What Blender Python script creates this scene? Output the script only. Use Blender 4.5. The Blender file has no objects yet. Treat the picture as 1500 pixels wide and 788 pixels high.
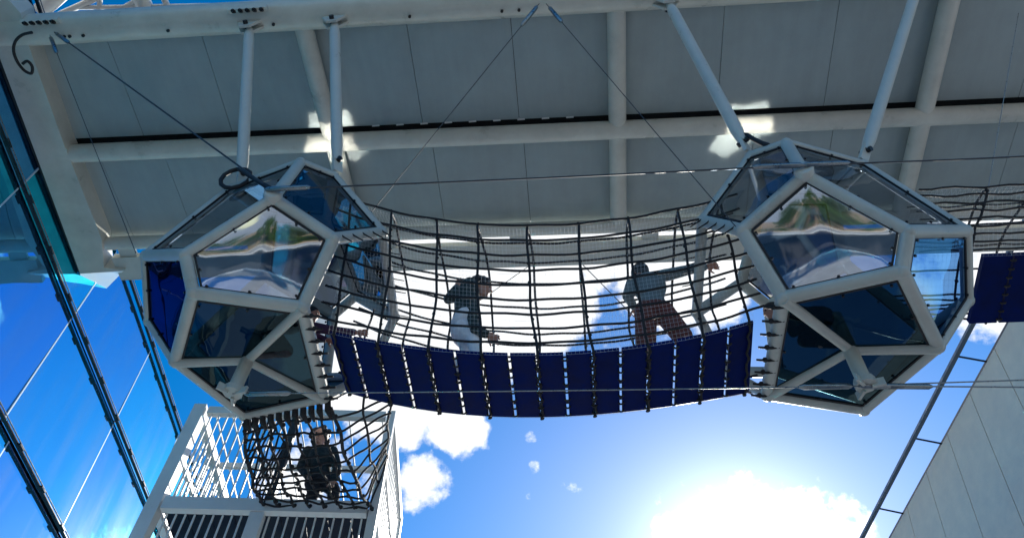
import bpy, bmesh, math, random
import numpy as np
from mathutils import Vector, Matrix
random.seed(7)
SC = bpy.context.scene
COL = SC.collection
# ---------------------------------------------------------------- camera
PITCH, YAW, FPX = 56.1, 4.93, 1100.0
CAM = Vector((0, 0, 1.6))
cd = bpy.data.cameras.new('camera'); cam = bpy.data.objects.new('camera', cd); COL.objects.link(cam)
cam.location = CAM; cam.rotation_euler = (math.radians(90 + PITCH), 0, math.radians(YAW))
cd.sensor_width = 36; cd.lens = 36 * FPX / 1500; cd.clip_start = 0.05; cd.clip_end = 3000
SC.camera = cam
SC.view_settings.view_transform = 'Standard'; SC.view_settings.look = 'None'
SC.view_settings.gamma = 1; SC.view_settings.exposure = 0.92
SC.cycles.use_denoising = True
SC.cycles.transparent_max_bounces = 40
SC.cycles.max_bounces = 10
SC.cycles.caustics_reflective = True; SC.cycles.blur_glossy = 0.0
SC.cycles.use_guiding = True; SC.cycles.use_surface_guiding = True; SC.cycles.guiding_training_samples = 128
SC.cycles.sample_clamp_indirect = 40
_p, _y = math.radians(PITCH), math.radians(YAW)
FW = Vector((-math.sin(_y) * math.cos(_p), math.cos(_y) * math.cos(_p), math.sin(_p)))
RT = Vector((math.cos(_y), math.sin(_y), 0)); UP = RT.cross(FW)
def ray(x, y): return (FW + RT * ((x - 750) / FPX) - UP * ((y - 394) / FPX)).normalized()
def at_y(x, y, Y): r = ray(x, y); return CAM + r * (Y / r.y)
def at_z(x, y, Z): r = ray(x, y); return CAM + r * ((Z - CAM.z) / r.z)
# ---------------------------------------------------------------- sky and sun
SUN = ray(1090, 850)
SUN_EL = math.asin(SUN.z); SUN_AZ = math.atan2(SUN.x, SUN.y)
W = bpy.data.worlds.new('World'); SC.world = W; W.use_nodes = True
nt = W.node_tree; nt.nodes.clear()
def N(t, tree=None, **kw):
    n = (tree or nt).nodes.new(t)
    for k, v in kw.items(): setattr(n, k, v)
    return n
def L(a, b, tree=None): (tree or nt).links.new(a, b)
def M2(op, a, b=None, c=None, tree=None, clamp=False):
    tr = tree or nt
    n = tr.nodes.new('ShaderNodeMath'); n.operation = op; n.use_clamp = clamp
    for i, v in enumerate((a, b, c)):
        if v is None: continue
        if hasattr(v, 'is_output'): tr.links.new(v, n.inputs[i])
        else: n.inputs[i].default_value = v
    return n.outputs[0]
sky = N('ShaderNodeTexSky'); sky.sky_type = 'NISHITA'; sky.sun_disc = False
sky.sun_elevation = SUN_EL; sky.sun_rotation = SUN_AZ
sky.air_density = 1.0; sky.dust_density = 0.3; sky.ozone_density = 4.0; sky.altitude = 0
hs = N('ShaderNodeHueSaturation'); hs.inputs['Saturation'].default_value = 1.4; hs.inputs['Value'].default_value = 1.0
L(sky.outputs[0], hs.inputs['Color'])
tc = N('ShaderNodeTexCoord')
def blob(px, py, r0, r1):
    c = ray(px, py)
    d = N('ShaderNodeVectorMath', operation='DOT_PRODUCT'); L(tc.outputs['Generated'], d.inputs[0]); d.inputs[1].default_value = c
    m = N('ShaderNodeMapRange'); m.interpolation_type = 'SMOOTHSTEP'
    L(d.outputs['Value'], m.inputs[0]); m.inputs[1].default_value = math.cos(r1 / FPX); m.inputs[2].default_value = math.cos(r0 / FPX)
    return m.outputs[0]
def fbm(scale, detail, off=(0, 0, 0), rough=.55):
    mp = N('ShaderNodeMapping'); mp.inputs['Location'].default_value = off; mp.inputs['Scale'].default_value = (scale,) * 3
    L(tc.outputs['Generated'], mp.inputs[0])
    n = N('ShaderNodeTexNoise'); n.inputs['Detail'].default_value = detail; n.inputs['Roughness'].default_value = rough
    n.inputs['Scale'].default_value = 1; L(mp.outputs[0], n.inputs['Vector'])
    return n.outputs['Fac']
# cumulus: where clouds stand in this sky, with broken edges from the noise
cl = 0.0
CLOUDS = [(600, 430, 130, 240, 1.7), (750, 430, 80, 150, 1.6), (1000, 360, 60, 160, 1.3), (880, 340, 50, 110, 1.3), (720, 340, 60, 160, 1.0), (672, 622, 5, 60, .95), (600, 612, 10, 62, 1.0), (618, 706, 4, 56, 1.0),
          (900, 520, 10, 60, .45), (1480, 380, 30, 160, 1.0), (1255, 765, 4, 40, .62), (1240, 775, 4, 60, .5), (1000, 720, 3, 30, .6), (560, 720, 10, 50, .7), (440, 690, 20, 90, .75), (1088, 850, 70, 185, .92), (782, 684, 1, 14, .36), (778, 640, 1, 14, .36)]
acc = None
for (px, py, a, b, wgt) in CLOUDS:
    o = M2('MULTIPLY', blob(px, py, a, b), wgt)
    acc = o if acc is None else M2('MAXIMUM', acc, o)
n1 = fbm(11, 8, (3.1, 1.7, .4), .62); n3 = fbm(34, 7, (1.3, 4.1, 2.2), .6); n2 = fbm(3.0, 4, (7.3, 2.2, 5.1))
gen = M2('MULTIPLY', M2('SUBTRACT', n2, .56), 1.2)          # scattered cloud over the rest of the sky
cov = M2('ADD', M2('ADD', acc, gen), M2('ADD', M2('MULTIPLY', M2('SUBTRACT', n1, .5), 1.9), M2('MULTIPLY', M2('SUBTRACT', n3, .5), 1.5)))
cm = N('ShaderNodeMapRange'); cm.interpolation_type = 'SMOOTHSTEP'; L(cov, cm.inputs[0]); cm.inputs[1].default_value = .32; cm.inputs[2].default_value = .86
sd = N('ShaderNodeVectorMath', operation='DOT_PRODUCT'); L(tc.outputs['Generated'], sd.inputs[0]); sd.inputs[1].default_value = SUN
sdc = M2('MAXIMUM', sd.outputs['Value'], 0.0)
glow = M2('ADD', M2('MULTIPLY', M2('POWER', sdc, 90.0), 26.0), M2('MULTIPLY', M2('POWER', sdc, 10.0), 2.0))
cb = M2('ADD', M2('MULTIPLY', glow, .5), 6.4)
cshade = M2('MULTIPLY', cb, M2('ADD', M2('MULTIPLY', n1, .5), .72))
ccol = N('ShaderNodeCombineColor')
for i, k in enumerate((.97, .985, 1.0)): L(M2('MULTIPLY', cshade, k), ccol.inputs[i])
# the sun's aureole in thin haze
au = N('ShaderNodeCombineColor')
aur = M2('MULTIPLY', M2('POWER', sdc, 230.0), 8.0)
for i, k in enumerate((.86, .98, 1.0)): L(M2('MULTIPLY', aur, k), au.inputs[i])
sa = N('ShaderNodeMix', data_type='RGBA', blend_type='ADD'); sa.inputs[0].default_value = 1
L(hs.outputs[0], sa.inputs[6]); L(au.outputs[0], sa.inputs[7])
mx = N('ShaderNodeMix', data_type='RGBA'); L(cm.outputs[0], mx.inputs[0]); L(sa.outputs[2], mx.inputs[6]); L(ccol.outputs[0], mx.inputs[7])
bg = N('ShaderNodeBackground'); bg.inputs['Strength'].default_value = 0.10
L(mx.outputs[2], bg.inputs['Color'])
wo = N('ShaderNodeOutputWorld'); L(bg.outputs[0], wo.inputs[0])
sl = bpy.data.lights.new('sun', 'SUN'); sl.energy = 4.0; sl.angle = math.radians(.5); sl.color = (1, .95, .86)
so = bpy.data.objects.new('sun', sl); COL.objects.link(so); so.rotation_euler = (-SUN).to_track_quat('-Z', 'Y').to_euler()
so.location = (5, 30, 40)
# ---------------------------------------------------------------- materials
def mat(name, col, rough=.5, metal=0, var=0, vscale=6, bump=0, bscale=40, spec=.5, coat=0, streak=0, subs=None):
    m = bpy.data.materials.new(name); m.use_nodes = True; t = m.node_tree; b = t.nodes['Principled BSDF']
    b.inputs['Base Color'].default_value = (*col, 1); b.inputs['Roughness'].default_value = rough; b.inputs['Metallic'].default_value = metal
    b.inputs['Specular IOR Level'].default_value = spec; b.inputs['Coat Weight'].default_value = coat
    if var or bump or streak:
        g = t.nodes.new('ShaderNodeNewGeometry')
    if var:
        n = t.nodes.new('ShaderNodeTexNoise'); n.inputs['Scale'].default_value = vscale; n.inputs['Detail'].default_value = 7; n.inputs['Roughness'].default_value = .65
        t.links.new(g.outputs['Position'], n.inputs['Vector'])
        r = t.nodes.new('ShaderNodeMapRange'); t.links.new(n.outputs['Fac'], r.inputs[0]); r.inputs[1].default_value = .3; r.inputs[2].default_value = .7
        r.inputs[3].default_value = 1 - var; r.inputs[4].default_value = 1 + var
        last = r.outputs[0]
        if streak:
            mp = t.nodes.new('ShaderNodeMapping'); mp.inputs['Scale'].default_value = (9, 1.2, 9); t.links.new(g.outputs['Position'], mp.inputs[0])
            n2 = t.nodes.new('ShaderNodeTexNoise'); n2.inputs['Scale'].default_value = 1; n2.inputs['Detail'].default_value = 5; t.links.new(mp.outputs[0], n2.inputs['Vector'])
            last = M2('MULTIPLY', last, M2('ADD', M2('MULTIPLY', n2.outputs['Fac'], streak * 2, tree=t), 1 - streak, tree=t), tree=t)
        mm = t.nodes.new('ShaderNodeVectorMath'); mm.operation = 'SCALE'; mm.inputs[0].default_value = col; t.links.new(last, mm.inputs['Scale'])
        t.links.new(mm.outputs[0], b.inputs['Base Color'])
        r2 = M2('MULTIPLY', n.outputs['Fac'], rough * 1.9, tree=t, clamp=True); t.links.new(r2, b.inputs['Roughness'])
    if bump:
        n = t.nodes.new('ShaderNodeTexNoise'); n.inputs['Scale'].default_value = bscale; n.inputs['Detail'].default_value = 5
        t.links.new(g.outputs['Position'], n.inputs['Vector'])
        bp = t.nodes.new('ShaderNodeBump'); bp.inputs['Strength'].default_value = bump; bp.inputs['Distance'].default_value = .02
        t.links.new(n.outputs['Fac'], bp.inputs['Height']); t.links.new(bp.outputs[0], b.inputs['Normal'])
    return m
def acrylic(name, tint, refl, wav=.3, wscale=2.2, gcol=(1, 1, 1)):
    m = bpy.data.materials.new(name); m.use_nodes = True; t = m.node_tree; t.nodes.clear()
    g = t.nodes.new('ShaderNodeNewGeometry')
    n = t.nodes.new('ShaderNodeTexNoise'); n.inputs['Scale'].default_value = wscale; n.inputs['Detail'].default_value = 1.5
    t.links.new(g.outputs['Position'], n.inputs['Vector'])
    bp = t.nodes.new('ShaderNodeBump'); bp.inputs['Strength'].default_value = wav; bp.inputs['Distance'].default_value = .12
    t.links.new(n.outputs['Fac'], bp.inputs['Height'])
    tr = t.nodes.new('ShaderNodeBsdfTransparent'); tr.inputs[0].default_value = (*tint, 1)
    gl = t.nodes.new('ShaderNodeBsdfGlossy'); gl.inputs['Roughness'].default_value = .01; gl.inputs['Color'].default_value = (*gcol, 1)
    t.links.new(bp.outputs[0], gl.inputs['Normal'])
    fr = t.nodes.new('ShaderNodeFresnel'); fr.inputs[0].default_value = 1.49
    f = M2('ADD', M2('MULTIPLY', fr.outputs[0], 1 - refl, tree=t), refl, tree=t, clamp=True)
    mx = t.nodes.new('ShaderNodeMixShader'); t.links.new(f, mx.inputs[0]); t.links.new(tr.outputs[0], mx.inputs[1]); t.links.new(gl.outputs[0], mx.inputs[2])
    o = t.nodes.new('ShaderNodeOutputMaterial'); t.links.new(mx.outputs[0], o.inputs[0])
    return m
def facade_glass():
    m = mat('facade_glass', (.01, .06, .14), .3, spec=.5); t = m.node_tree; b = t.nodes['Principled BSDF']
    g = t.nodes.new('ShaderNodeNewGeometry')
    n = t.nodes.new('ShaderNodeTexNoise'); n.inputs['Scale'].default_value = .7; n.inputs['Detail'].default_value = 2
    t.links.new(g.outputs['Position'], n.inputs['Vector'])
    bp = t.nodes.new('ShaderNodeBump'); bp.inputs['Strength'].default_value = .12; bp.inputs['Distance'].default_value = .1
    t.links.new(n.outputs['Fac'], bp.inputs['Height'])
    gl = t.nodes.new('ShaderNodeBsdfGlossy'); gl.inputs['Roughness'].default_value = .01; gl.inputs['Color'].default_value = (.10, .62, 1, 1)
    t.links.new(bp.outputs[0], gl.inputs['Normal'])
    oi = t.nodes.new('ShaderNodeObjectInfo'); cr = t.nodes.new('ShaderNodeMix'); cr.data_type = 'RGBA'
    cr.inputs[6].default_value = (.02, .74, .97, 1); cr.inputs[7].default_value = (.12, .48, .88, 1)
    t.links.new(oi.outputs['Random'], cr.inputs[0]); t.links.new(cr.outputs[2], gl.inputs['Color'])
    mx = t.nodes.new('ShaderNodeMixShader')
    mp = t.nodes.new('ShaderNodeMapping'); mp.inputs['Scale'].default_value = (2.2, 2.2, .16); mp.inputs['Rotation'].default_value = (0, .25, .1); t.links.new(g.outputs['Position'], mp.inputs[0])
    n2 = t.nodes.new('ShaderNodeTexNoise'); n2.inputs['Scale'].default_value = 1.3; n2.inputs['Detail'].default_value = 6; t.links.new(mp.outputs[0], n2.inputs['Vector'])  # thin reflection streaks imitated by a noise-driven diffuse film
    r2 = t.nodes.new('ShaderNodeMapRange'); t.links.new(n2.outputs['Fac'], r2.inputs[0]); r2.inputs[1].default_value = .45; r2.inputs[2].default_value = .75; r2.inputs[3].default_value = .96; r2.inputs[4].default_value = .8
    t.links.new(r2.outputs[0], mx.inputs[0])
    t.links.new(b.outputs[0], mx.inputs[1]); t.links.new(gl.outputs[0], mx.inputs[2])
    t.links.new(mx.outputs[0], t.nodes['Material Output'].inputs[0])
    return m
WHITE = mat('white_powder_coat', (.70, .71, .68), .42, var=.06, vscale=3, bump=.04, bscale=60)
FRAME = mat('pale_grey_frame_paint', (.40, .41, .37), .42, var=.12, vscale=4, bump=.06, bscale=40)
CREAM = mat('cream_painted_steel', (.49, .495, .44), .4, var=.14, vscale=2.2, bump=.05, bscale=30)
PANEL = mat('grey_soffit_panel', (.285, .342, .345), .5, var=.09, vscale=1.3, bump=.03, bscale=8, streak=.1)
DARK = mat('dark_recess', (.012, .016, .018), .8, var=.2)
NAVY = mat('navy_board', (.0003, .0075, .075), .6, var=.3, vscale=5, bump=.08, bscale=60, spec=.08)
SLATE = mat('dark_slate_board', (.006, .012, .026), .6, var=.2, spec=.1)
NAVYRIM = mat('navy_board_rim', (.006, .035, .25), .5, var=.1)
ROPE = mat('black_rope', (.012, .012, .014), .8, var=.35, vscale=60, bump=.5, bscale=160)
MESHM = mat('pale_net_twine', (.8, .82, .84), .7)
STEEL = mat('galvanised_cable', (.22, .24, .25), .35, metal=.9, var=.15, vscale=30)
DCABLE = mat('dark_cable', (.03, .032, .035), .5, var=.2, vscale=40)
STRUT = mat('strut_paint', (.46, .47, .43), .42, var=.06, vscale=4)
BOLT = mat('dark_bolt', (.03, .032, .035), .4, metal=.7)
RUBBER = mat('black_rubber', (.01, .01, .012), .7)
MIRROR = acrylic('mirror_acrylic', (.38, .5, .64), .58, .26, 1.2, (.72, .78, .84)); MIRROR.node_tree.nodes['Glossy BSDF'].inputs['Roughness'].default_value = .06
TOPM = acrylic('silvered_top_acrylic', (.3, .4, .5), .85, 0, 1.0); TOPM.node_tree.nodes['Glossy BSDF'].inputs['Roughness'].default_value = .055
SMOKE = acrylic('smoke_blue_acrylic', (.33, .40, .48), .05, .10, 1.5, (.6, .66, .72))
TEAL = acrylic('dark_teal_acrylic', (.028, .062, .075), .04, .10, 1.5, (.22, .36, .40))
BLUEAC = acrylic('blue_acrylic', (.12, .30, .62), .06, .1, 1.6, (.6, .85, 1))
NAVYAC = acrylic('navy_acrylic', (.004, .007, .035), .02, .08, 1.5, (.12, .15, .4))
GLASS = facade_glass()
MULL = mat('dark_mullion', (.02, .024, .028), .3, metal=.4, var=.2, vscale=3)
JOINT = mat('silicone_joint', (.42, .58, .72), .4)
STONE = mat('beige_stone_cladding', (.78, .60, .445), .75, var=.10, vscale=2.5, bump=.12, bscale=25)
SAND = mat('sand_ground', (.31, .20, .105), .9, var=.18, vscale=.5, bump=.3, bscale=6)
PAVE = mat('plaza_paving', (.30, .30, .30), .8, var=.14, vscale=.8, bump=.2, bscale=9)
ASPH = mat('asphalt', (.05, .052, .058), .85, var=.2, vscale=3, bump=.3, bscale=50)
KERB = mat('pale_kerb', (.6, .6, .58), .7, var=.08)
LEAFS = [mat('leaf_%s' % n, c, .6, var=.25, vscale=4) for n, c in (('dark', (.025, .06, .016)), ('mid', (.05, .11, .022)), ('light', (.09, .16, .035)))]
BARK = mat('bark', (.12, .085, .055), .9, var=.3, vscale=9, bump=.6, bscale=20)
SKIN = mat('skin', (.42, .20, .13), .5, var=.06, vscale=30)
HAIR = mat('dark_hair', (.012, .009, .008), .5, var=.3, vscale=90, bump=.6, bscale=120)
def cloth(n, c): return mat(n, c, .85, var=.14, vscale=14, bump=.35, bscale=35)
# ---------------------------------------------------------------- mesh helpers
class MB:
    def __init__(s): s.v = []; s.f = []; s.m = []; s.sm = []
    def add(s, vs, fs, mi=0, smooth=False):
        o = len(s.v); s.v += [tuple(v) for v in vs]
        for f in fs: s.f.append(tuple(i + o for i in f)); s.m.append(mi); s.sm.append(smooth)
    def box(s, c, u, v, w, mi=0):      # centre and three half axes
        c, u, v, w = map(Vector, (c, u, v, w))
        P = [c + a * u + b * v + d * w for a in (-1, 1) for b in (-1, 1) for d in (-1, 1)]
        F = [(0, 1, 3, 2), (4, 6, 7, 5), (0, 4, 5, 1), (2, 3, 7, 6), (0, 2, 6, 4), (1, 5, 7, 3)]
        if u.cross(v).dot(w) < 0: F = [f[::-1] for f in F]
        s.add(P, F, mi)
    def bar(s, a, b, w, h, up=(0, 0, 1), mi=0):     # rectangular bar a to b
        a, b, up = Vector(a), Vector(b), Vector(up); d = b - a; x = d.cross(up).normalized(); y = x.cross(d).normalized()
        s.box((a + b) / 2, d / 2, x * w / 2, y * h / 2, mi)
    def tube(s, pts, r, seg=8, cap=True, mi=0):
        pts = [Vector(p) for p in pts]; n = len(pts); rr = r if hasattr(r, '__len__') else [r] * n
        d0 = (pts[1] - pts[0]).normalized(); x = d0.orthogonal().normalized(); vs = []
        for i, p in enumerate(pts):
            d = (pts[min(i + 1, n - 1)] - pts[max(i - 1, 0)]).normalized()
            x = (x - d * x.dot(d)).normalized(); y = d.cross(x)
            for k in range(seg):
                a = 2 * math.pi * k / seg; vs.append(p + (x * math.cos(a) + y * math.sin(a)) * rr[i])
        fs = [(i * seg + k, i * seg + (k + 1) % seg, (i + 1) * seg + (k + 1) % seg, (i + 1) * seg + k) for i in range(n - 1) for k in range(seg)]
        s.add(vs, fs, mi, True)
        if cap: s.add(vs[:seg], [tuple(range(seg))[::-1]], mi); s.add(vs[-seg:], [tuple(range(seg))], mi)
    def ball(s, c, r, seg=8, rings=6, mi=0, sc=(1, 1, 1), R=None):
        c = Vector(c); vs = []
        for i in range(rings + 1):
            t = math.pi * i / rings
            for k in range(seg):
                a = 2 * math.pi * k / seg
                q = Vector((math.sin(t) * math.cos(a) * sc[0], math.sin(t) * math.sin(a) * sc[1], math.cos(t) * sc[2])) * r
                vs.append(c + (R @ q if R else q))
        s.add(vs, [(i * seg + k, (i + 1) * seg + k, (i + 1) * seg + (k + 1) % seg, i * seg + (k + 1) % seg) for i in range(rings) for k in range(seg)], mi, True)
    def slab(s, poly, thick, mi=0, n=None):   # polygon (any plane) with thickness along n
        poly = [Vector(p) for p in poly]; k = len(poly)
        if n is None:
            n = Vector((0, 0, 0))
            for i in range(k): n += poly[i].cross(poly[(i + 1) % k])
            n.normalize()
        n = Vector(n); A = poly; B = [p + n * thick for p in poly]
        s.add(A + B, [tuple(range(k))[::-1], tuple(range(k, 2 * k))] + [(i, (i + 1) % k, k + (i + 1) % k, k + i) for i in range(k)], mi)
    def build(s, name, mats, parent=None, **props):
        me = bpy.data.meshes.new(name); me.from_pydata(s.v, [], s.f)
        for m in (mats if isinstance(mats, (list, tuple)) else [mats]): me.materials.append(m)
        me.polygons.foreach_set('material_index', s.m); me.polygons.foreach_set('use_smooth', s.sm); me.update()
        o = bpy.data.objects.new(name, me); COL.objects.link(o)
        if parent: o.parent = parent; o.matrix_parent_inverse = Matrix.Translation(-world_loc(parent))
        for k, v in props.items(): o[k] = v
        return o
def world_loc(o):
    l = Vector(o.location)
    if o.parent: l = Vector((0, 0, 0)) if o.type == 'MESH' else l + world_loc(o.parent)
    return l
def thing(name, label, cat, loc=(0, 0, 0), group=None):
    o = bpy.data.objects.new(name, None); COL.objects.link(o); o.location = loc; o.empty_display_size = .2
    o['label'] = label; o['category'] = cat
    if group: o['group'] = group
    return o
def tag(o, label, cat, group=None):
    o['label'] = label; o['category'] = cat
    if group: o['group'] = group
    return o
def one(fn, name, mats, parent=None, **props):
    b = MB(); fn(b); return b.build(name, mats, parent, **props)
def lerp(a, b, t): return Vector(a) * (1 - t) + Vector(b) * t

# ================================================================ THE SETTING
one(lambda b: b.add([(-400, -400, 0), (400, -400, 0), (400, 400, 0), (-400, 400, 0)], [(0, 1, 2, 3)]), 'ground', PAVE, kind='structure')
one(lambda b: b.slab([(-60, -60, .004), (60, -60, .004), (60, -19.5, .004), (-60, -19.5, .004)], .06), 'sand_bed', SAND, kind='structure')
one(lambda b: b.slab([(-60, -16.6, .004), (60, -16.6, .004), (60, -7.6, .004), (-60, -7.6, .004)], .004), 'road', ASPH, kind='structure')
one(lambda b: [b.slab([(-60, y, .0), (60, y, .0), (60, y + .28, .0), (-60, y + .28, .0)], .14) for y in (-16.9, -7.6, -19.8)], 'kerb_line', KERB, kind='structure')

# ---------------------------------------------------------------- glass facade on the left
gh = ray(735, 2030); gv = ray(650, -347)
if gh.y < 0: gh = -gh
gn = gh.cross(gv).normalized()
if gn.x < 0: gn = -gn
_r = ray(119, 499); G0 = CAM + _r * ((min((at_z(x, y, 10.9) - CAM).dot(gn) for x, y in ((0, 86), (61, 249), (117, 400))) - .02) / _r.dot(gn))
def on_glass(x, y):
    r = ray(x, y); return CAM + r * ((G0 - CAM).dot(gn) / r.dot(gn))
gvv = (gv - gh * gv.dot(gh)).normalized()
def guv(p): d = p - G0; return d.dot(gh), d.dot(gv - gh * gv.dot(gh)) / (gv - gh * gv.dot(gh)).dot(gvv)
hA = guv(on_glass(119, 499))[1]; hB = guv(on_glass(220, 509))[1]; hC = guv(on_glass(60, 730))[1]
sh = gv.dot(gh) / gv.dot(gvv)
def GP(a, h): return G0 + gh * (a + sh * h) + gvv * h
jx = sorted(guv(on_glass(x, y))[0] - sh * guv(on_glass(x, y))[1] for x, y in ((65, 566), (128, 698), (195, 565)))
fac = thing('glass_facade', 'tall blue glass curtain wall with dark mullions at far left', 'glass wall', GP(0, hC - 6))
rowh = [hB, hA, hC, hC - (hA - hC), hC - 2 * (hA - hC), hC - 3 * (hA - hC)]
pitch = 2.15
a_start = jx[0]
print('glass', rowh, jx)
offs = {0: jx[2], 1: jx[1], 2: jx[0], 3: jx[0] + .4, 4: jx[0]}
for r in range(5):
    h1, h0 = rowh[r], rowh[r + 1]
    b0 = offs[r] if r in offs else 0
    for k in range(-6, 6):
        a0, a1 = b0 + k * pitch + .012, b0 + (k + 1) * pitch - .012
        if a1 < -9 or a0 > 9: continue
        tl = [gn * random.uniform(-.022, .0) for _ in range(2)]
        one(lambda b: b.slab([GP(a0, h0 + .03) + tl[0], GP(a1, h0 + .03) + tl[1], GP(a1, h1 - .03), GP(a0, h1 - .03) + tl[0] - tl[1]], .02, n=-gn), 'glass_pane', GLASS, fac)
        one(lambda b: b.slab([GP(a1 + .001, h0 + .03), GP(a1 + .023, h0 + .03), GP(a1 + .023, h1 - .03), GP(a1 + .001, h1 - .03)], .016, n=-gn), 'joint_strip', JOINT, fac)
for h in rowh:
    b = MB(); b.bar(GP(-9, h) + gn * .05, GP(9, h) + gn * .05, .034, .04, gn); b.build('mullion', MULL, fac)
    b = MB(); b.tube([GP(-9, h) + gn * .09 + gvv * .02, GP(9, h) + gn * .09 + gvv * .02], .008, 6)
    for k in range(-11, 12):
        p = GP(k * .8, h) + gn * .085; b.box(p, gh * .06, gvv * .014, gn * .016, 1)
    b.build('cleaning_rail', [STEEL, MULL], fac, kind='stuff')
b = MB(); b.box(GP(0, (rowh[0] + rowh[-1]) / 2 - .05) - gn * .5, gh * 9, gvv * ((rowh[0] - rowh[-1]) / 2 - .05), gn * .3); b.build('wall_backing', DARK, fac)

# ---------------------------------------------------------------- stone building on the right
wh = ray(620, 2030)
if wh.y < 0: wh = -wh
wv = ray(1043, -347); E0 = at_z(1390, 636, 13.5)
wn = wh.cross(wv).normalized()
if wn.x > 0: wn = -wn
wvv = (wv - wh * wv.dot(wh)).normalized()
def WP(a, h, d=0): return E0 + wh * a + wv * (h / wv.dot(wvv)) + wn * d
bld = thing('stone_building', 'pale beige stone clad building leaning in at the lower right corner', 'building', WP(0, -11))
for r in range(2):
    H1 = -r * 5.6; H0 = H1 - 5.6
    for k in range(-6, 12):
        a0 = k * 1.25 + (.62 if r % 2 else 0); g = .011
        one(lambda b: b.slab([WP(a0 + g, H0 + g), WP(a0 + 1.25 - g, H0 + g), WP(a0 + 1.25 - g, H1 - g), WP(a0 + g, H1 - g)], .04, n=wn), 'stone_panel', STONE, bld)
b = MB(); b.box(WP(4.5, -5.75, -.35), wh * 12, wvv * 5.7, wn * .3); b.build('wall_core', DARK, bld)
b = MB(); b.bar(WP(-7.5, .03, .0), WP(15, .03, .0), .12, .05, wn); b.build('coping', MULL, bld)
rl = thing('parapet_rail', 'grey pipe rail on short brackets along the stone parapet edge', 'railing', WP(0, .1))
b = MB(); b.bar(WP(-7.5, .06, .62), WP(15, .06, .62), .085, .085, wn); b.build('rail_pipe', mat('blue_grey_rail', (.10, .13, .17), .45, metal=.3, var=.1), rl)
for k in range(-3, 7):
    a = k * 2.45 + .35
    one(lambda b: b.bar(WP(a, .05, .02), WP(a, .05, .58), .03, .03, wv), 'bracket', MULL, rl)

# ---------------------------------------------------------------- canopy roof overhead
ZC = 11.0
can = thing('canopy_roof', 'grey panelled canopy roof with cream tube beams across the top', 'canopy', (0, 4, ZC))
def y1(x): return 2.40 + .029 * x
def y2(x): return 4.137 + .0396 * x
def y3(x): return 5.63 + .0466 * x
XL, XR = -6.5, 13.0
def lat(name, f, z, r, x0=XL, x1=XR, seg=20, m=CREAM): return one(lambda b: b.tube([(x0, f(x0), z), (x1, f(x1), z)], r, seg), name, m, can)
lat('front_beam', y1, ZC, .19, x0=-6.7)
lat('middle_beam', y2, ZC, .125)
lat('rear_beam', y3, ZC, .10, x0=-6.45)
RIBX = [(at_z(441, 28, ZC).x, at_z(495, 235, ZC).x), (at_z(903, 30, ZC).x, at_z(906, 320, ZC).x), (at_z(1388, 20, ZC).x, at_z(1332, 260, ZC).x), (8.9, 8.9)]
for (xa, xb) in RIBX:
    one(lambda b: b.tube([(xa, y1(xa) + .1, ZC + .02), (lerp((xa, 0, 0), (xb, 0, 0), 1.35).x, y3(xb) - .05, ZC + .02)], .118, 18), 'rib_beam', CREAM, can)
ribm = [(a + b) / 2 for a, b in RIBX]
def xs_at(px_list): return [at_z(x, y, ZC + .2).x for x, y in px_list]
seams_near = [XL] + xs_at([(180, 115), (312, 100)]) + [ribm[0]] + xs_at([(603, 78), (755, 110)]) + [ribm[1]] + xs_at([(1054, 105), (1215, 90)]) + [ribm[2], 6.4, 7.6, 8.9, 10.2, 11.5, XR]
seams_far = [XL] + xs_at([(165, 270), (262, 280)]) + [ribm[0]] + xs_at([(640, 250), (770, 240)]) + [ribm[1]] + xs_at([(1100, 230), (1215, 215)]) + [ribm[2], 6.5, 7.7, 8.9, 10.2, 11.5, XR]
zp = ZC + .17
for i in range(len(seams_near) - 1):
    a, c = seams_near[i] + .0035, seams_near[i + 1] - .0035
    one(lambda b: b.slab([(a, y1(a) + .05, zp), (c, y1(c) + .05, zp), (c, y2(c) - .145, zp), (a, y2(a) - .145, zp)], .04, n=(0, 0, 1)), 'soffit_panel', PANEL, can)
for i in range(len(seams_far) - 1):
    a, c = seams_far[i] + .0035, seams_far[i + 1] - .0035
    one(lambda b: b.slab([(a, y2(a) - .04, zp), (c, y2(c) - .04, zp), (c, y3(c) + .02, zp), (a, y3(a) + .02, zp)], .04, n=(0, 0, 1)), 'soffit_panel', PANEL, can)
b = MB(); b.slab([(XL - .2, y1(XL) - .02, zp + .12), (XR, y1(XR) - .02, zp + .12), (XR, y3(XR) + .02, zp + .12), (XL - .2, y3(XL) + .02, zp + .12)], .25, n=(0, 0, 1)); b.build('roof_deck', DARK, can)
# rear fascia with an open slit before it
b = MB(); x0, x1 = -6.45, XR
b.slab([(x0, y3(x0) + .22, ZC - .06), (x1, y3(x1) + .22, ZC - .06), (x1, y3(x1) + .62, ZC - .06), (x0, y3(x0) + .62, ZC - .06)], .12, n=(0, 0, 1)); b.build('fascia_beam', CREAM, can)
for x in np.arange(-6.2, XR, 1.93):
    one(lambda b: b.box((x, y3(x) + .17, ZC + .0), (.12, 0, 0), (0, .08, 0), (0, 0, .03)), 'fascia_bracket', CREAM, can)
# pale clips added to show a row of small light spots along the middle beam
for k in range(9):
    x = -2.2 + k * .33; b = MB(); b.box((x, y2(x) - .14, zp + .02), (.05, 0, 0), (0, .012, 0), (0, 0, .02)); b.build('light_spot_clip', WHITE, can)
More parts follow.
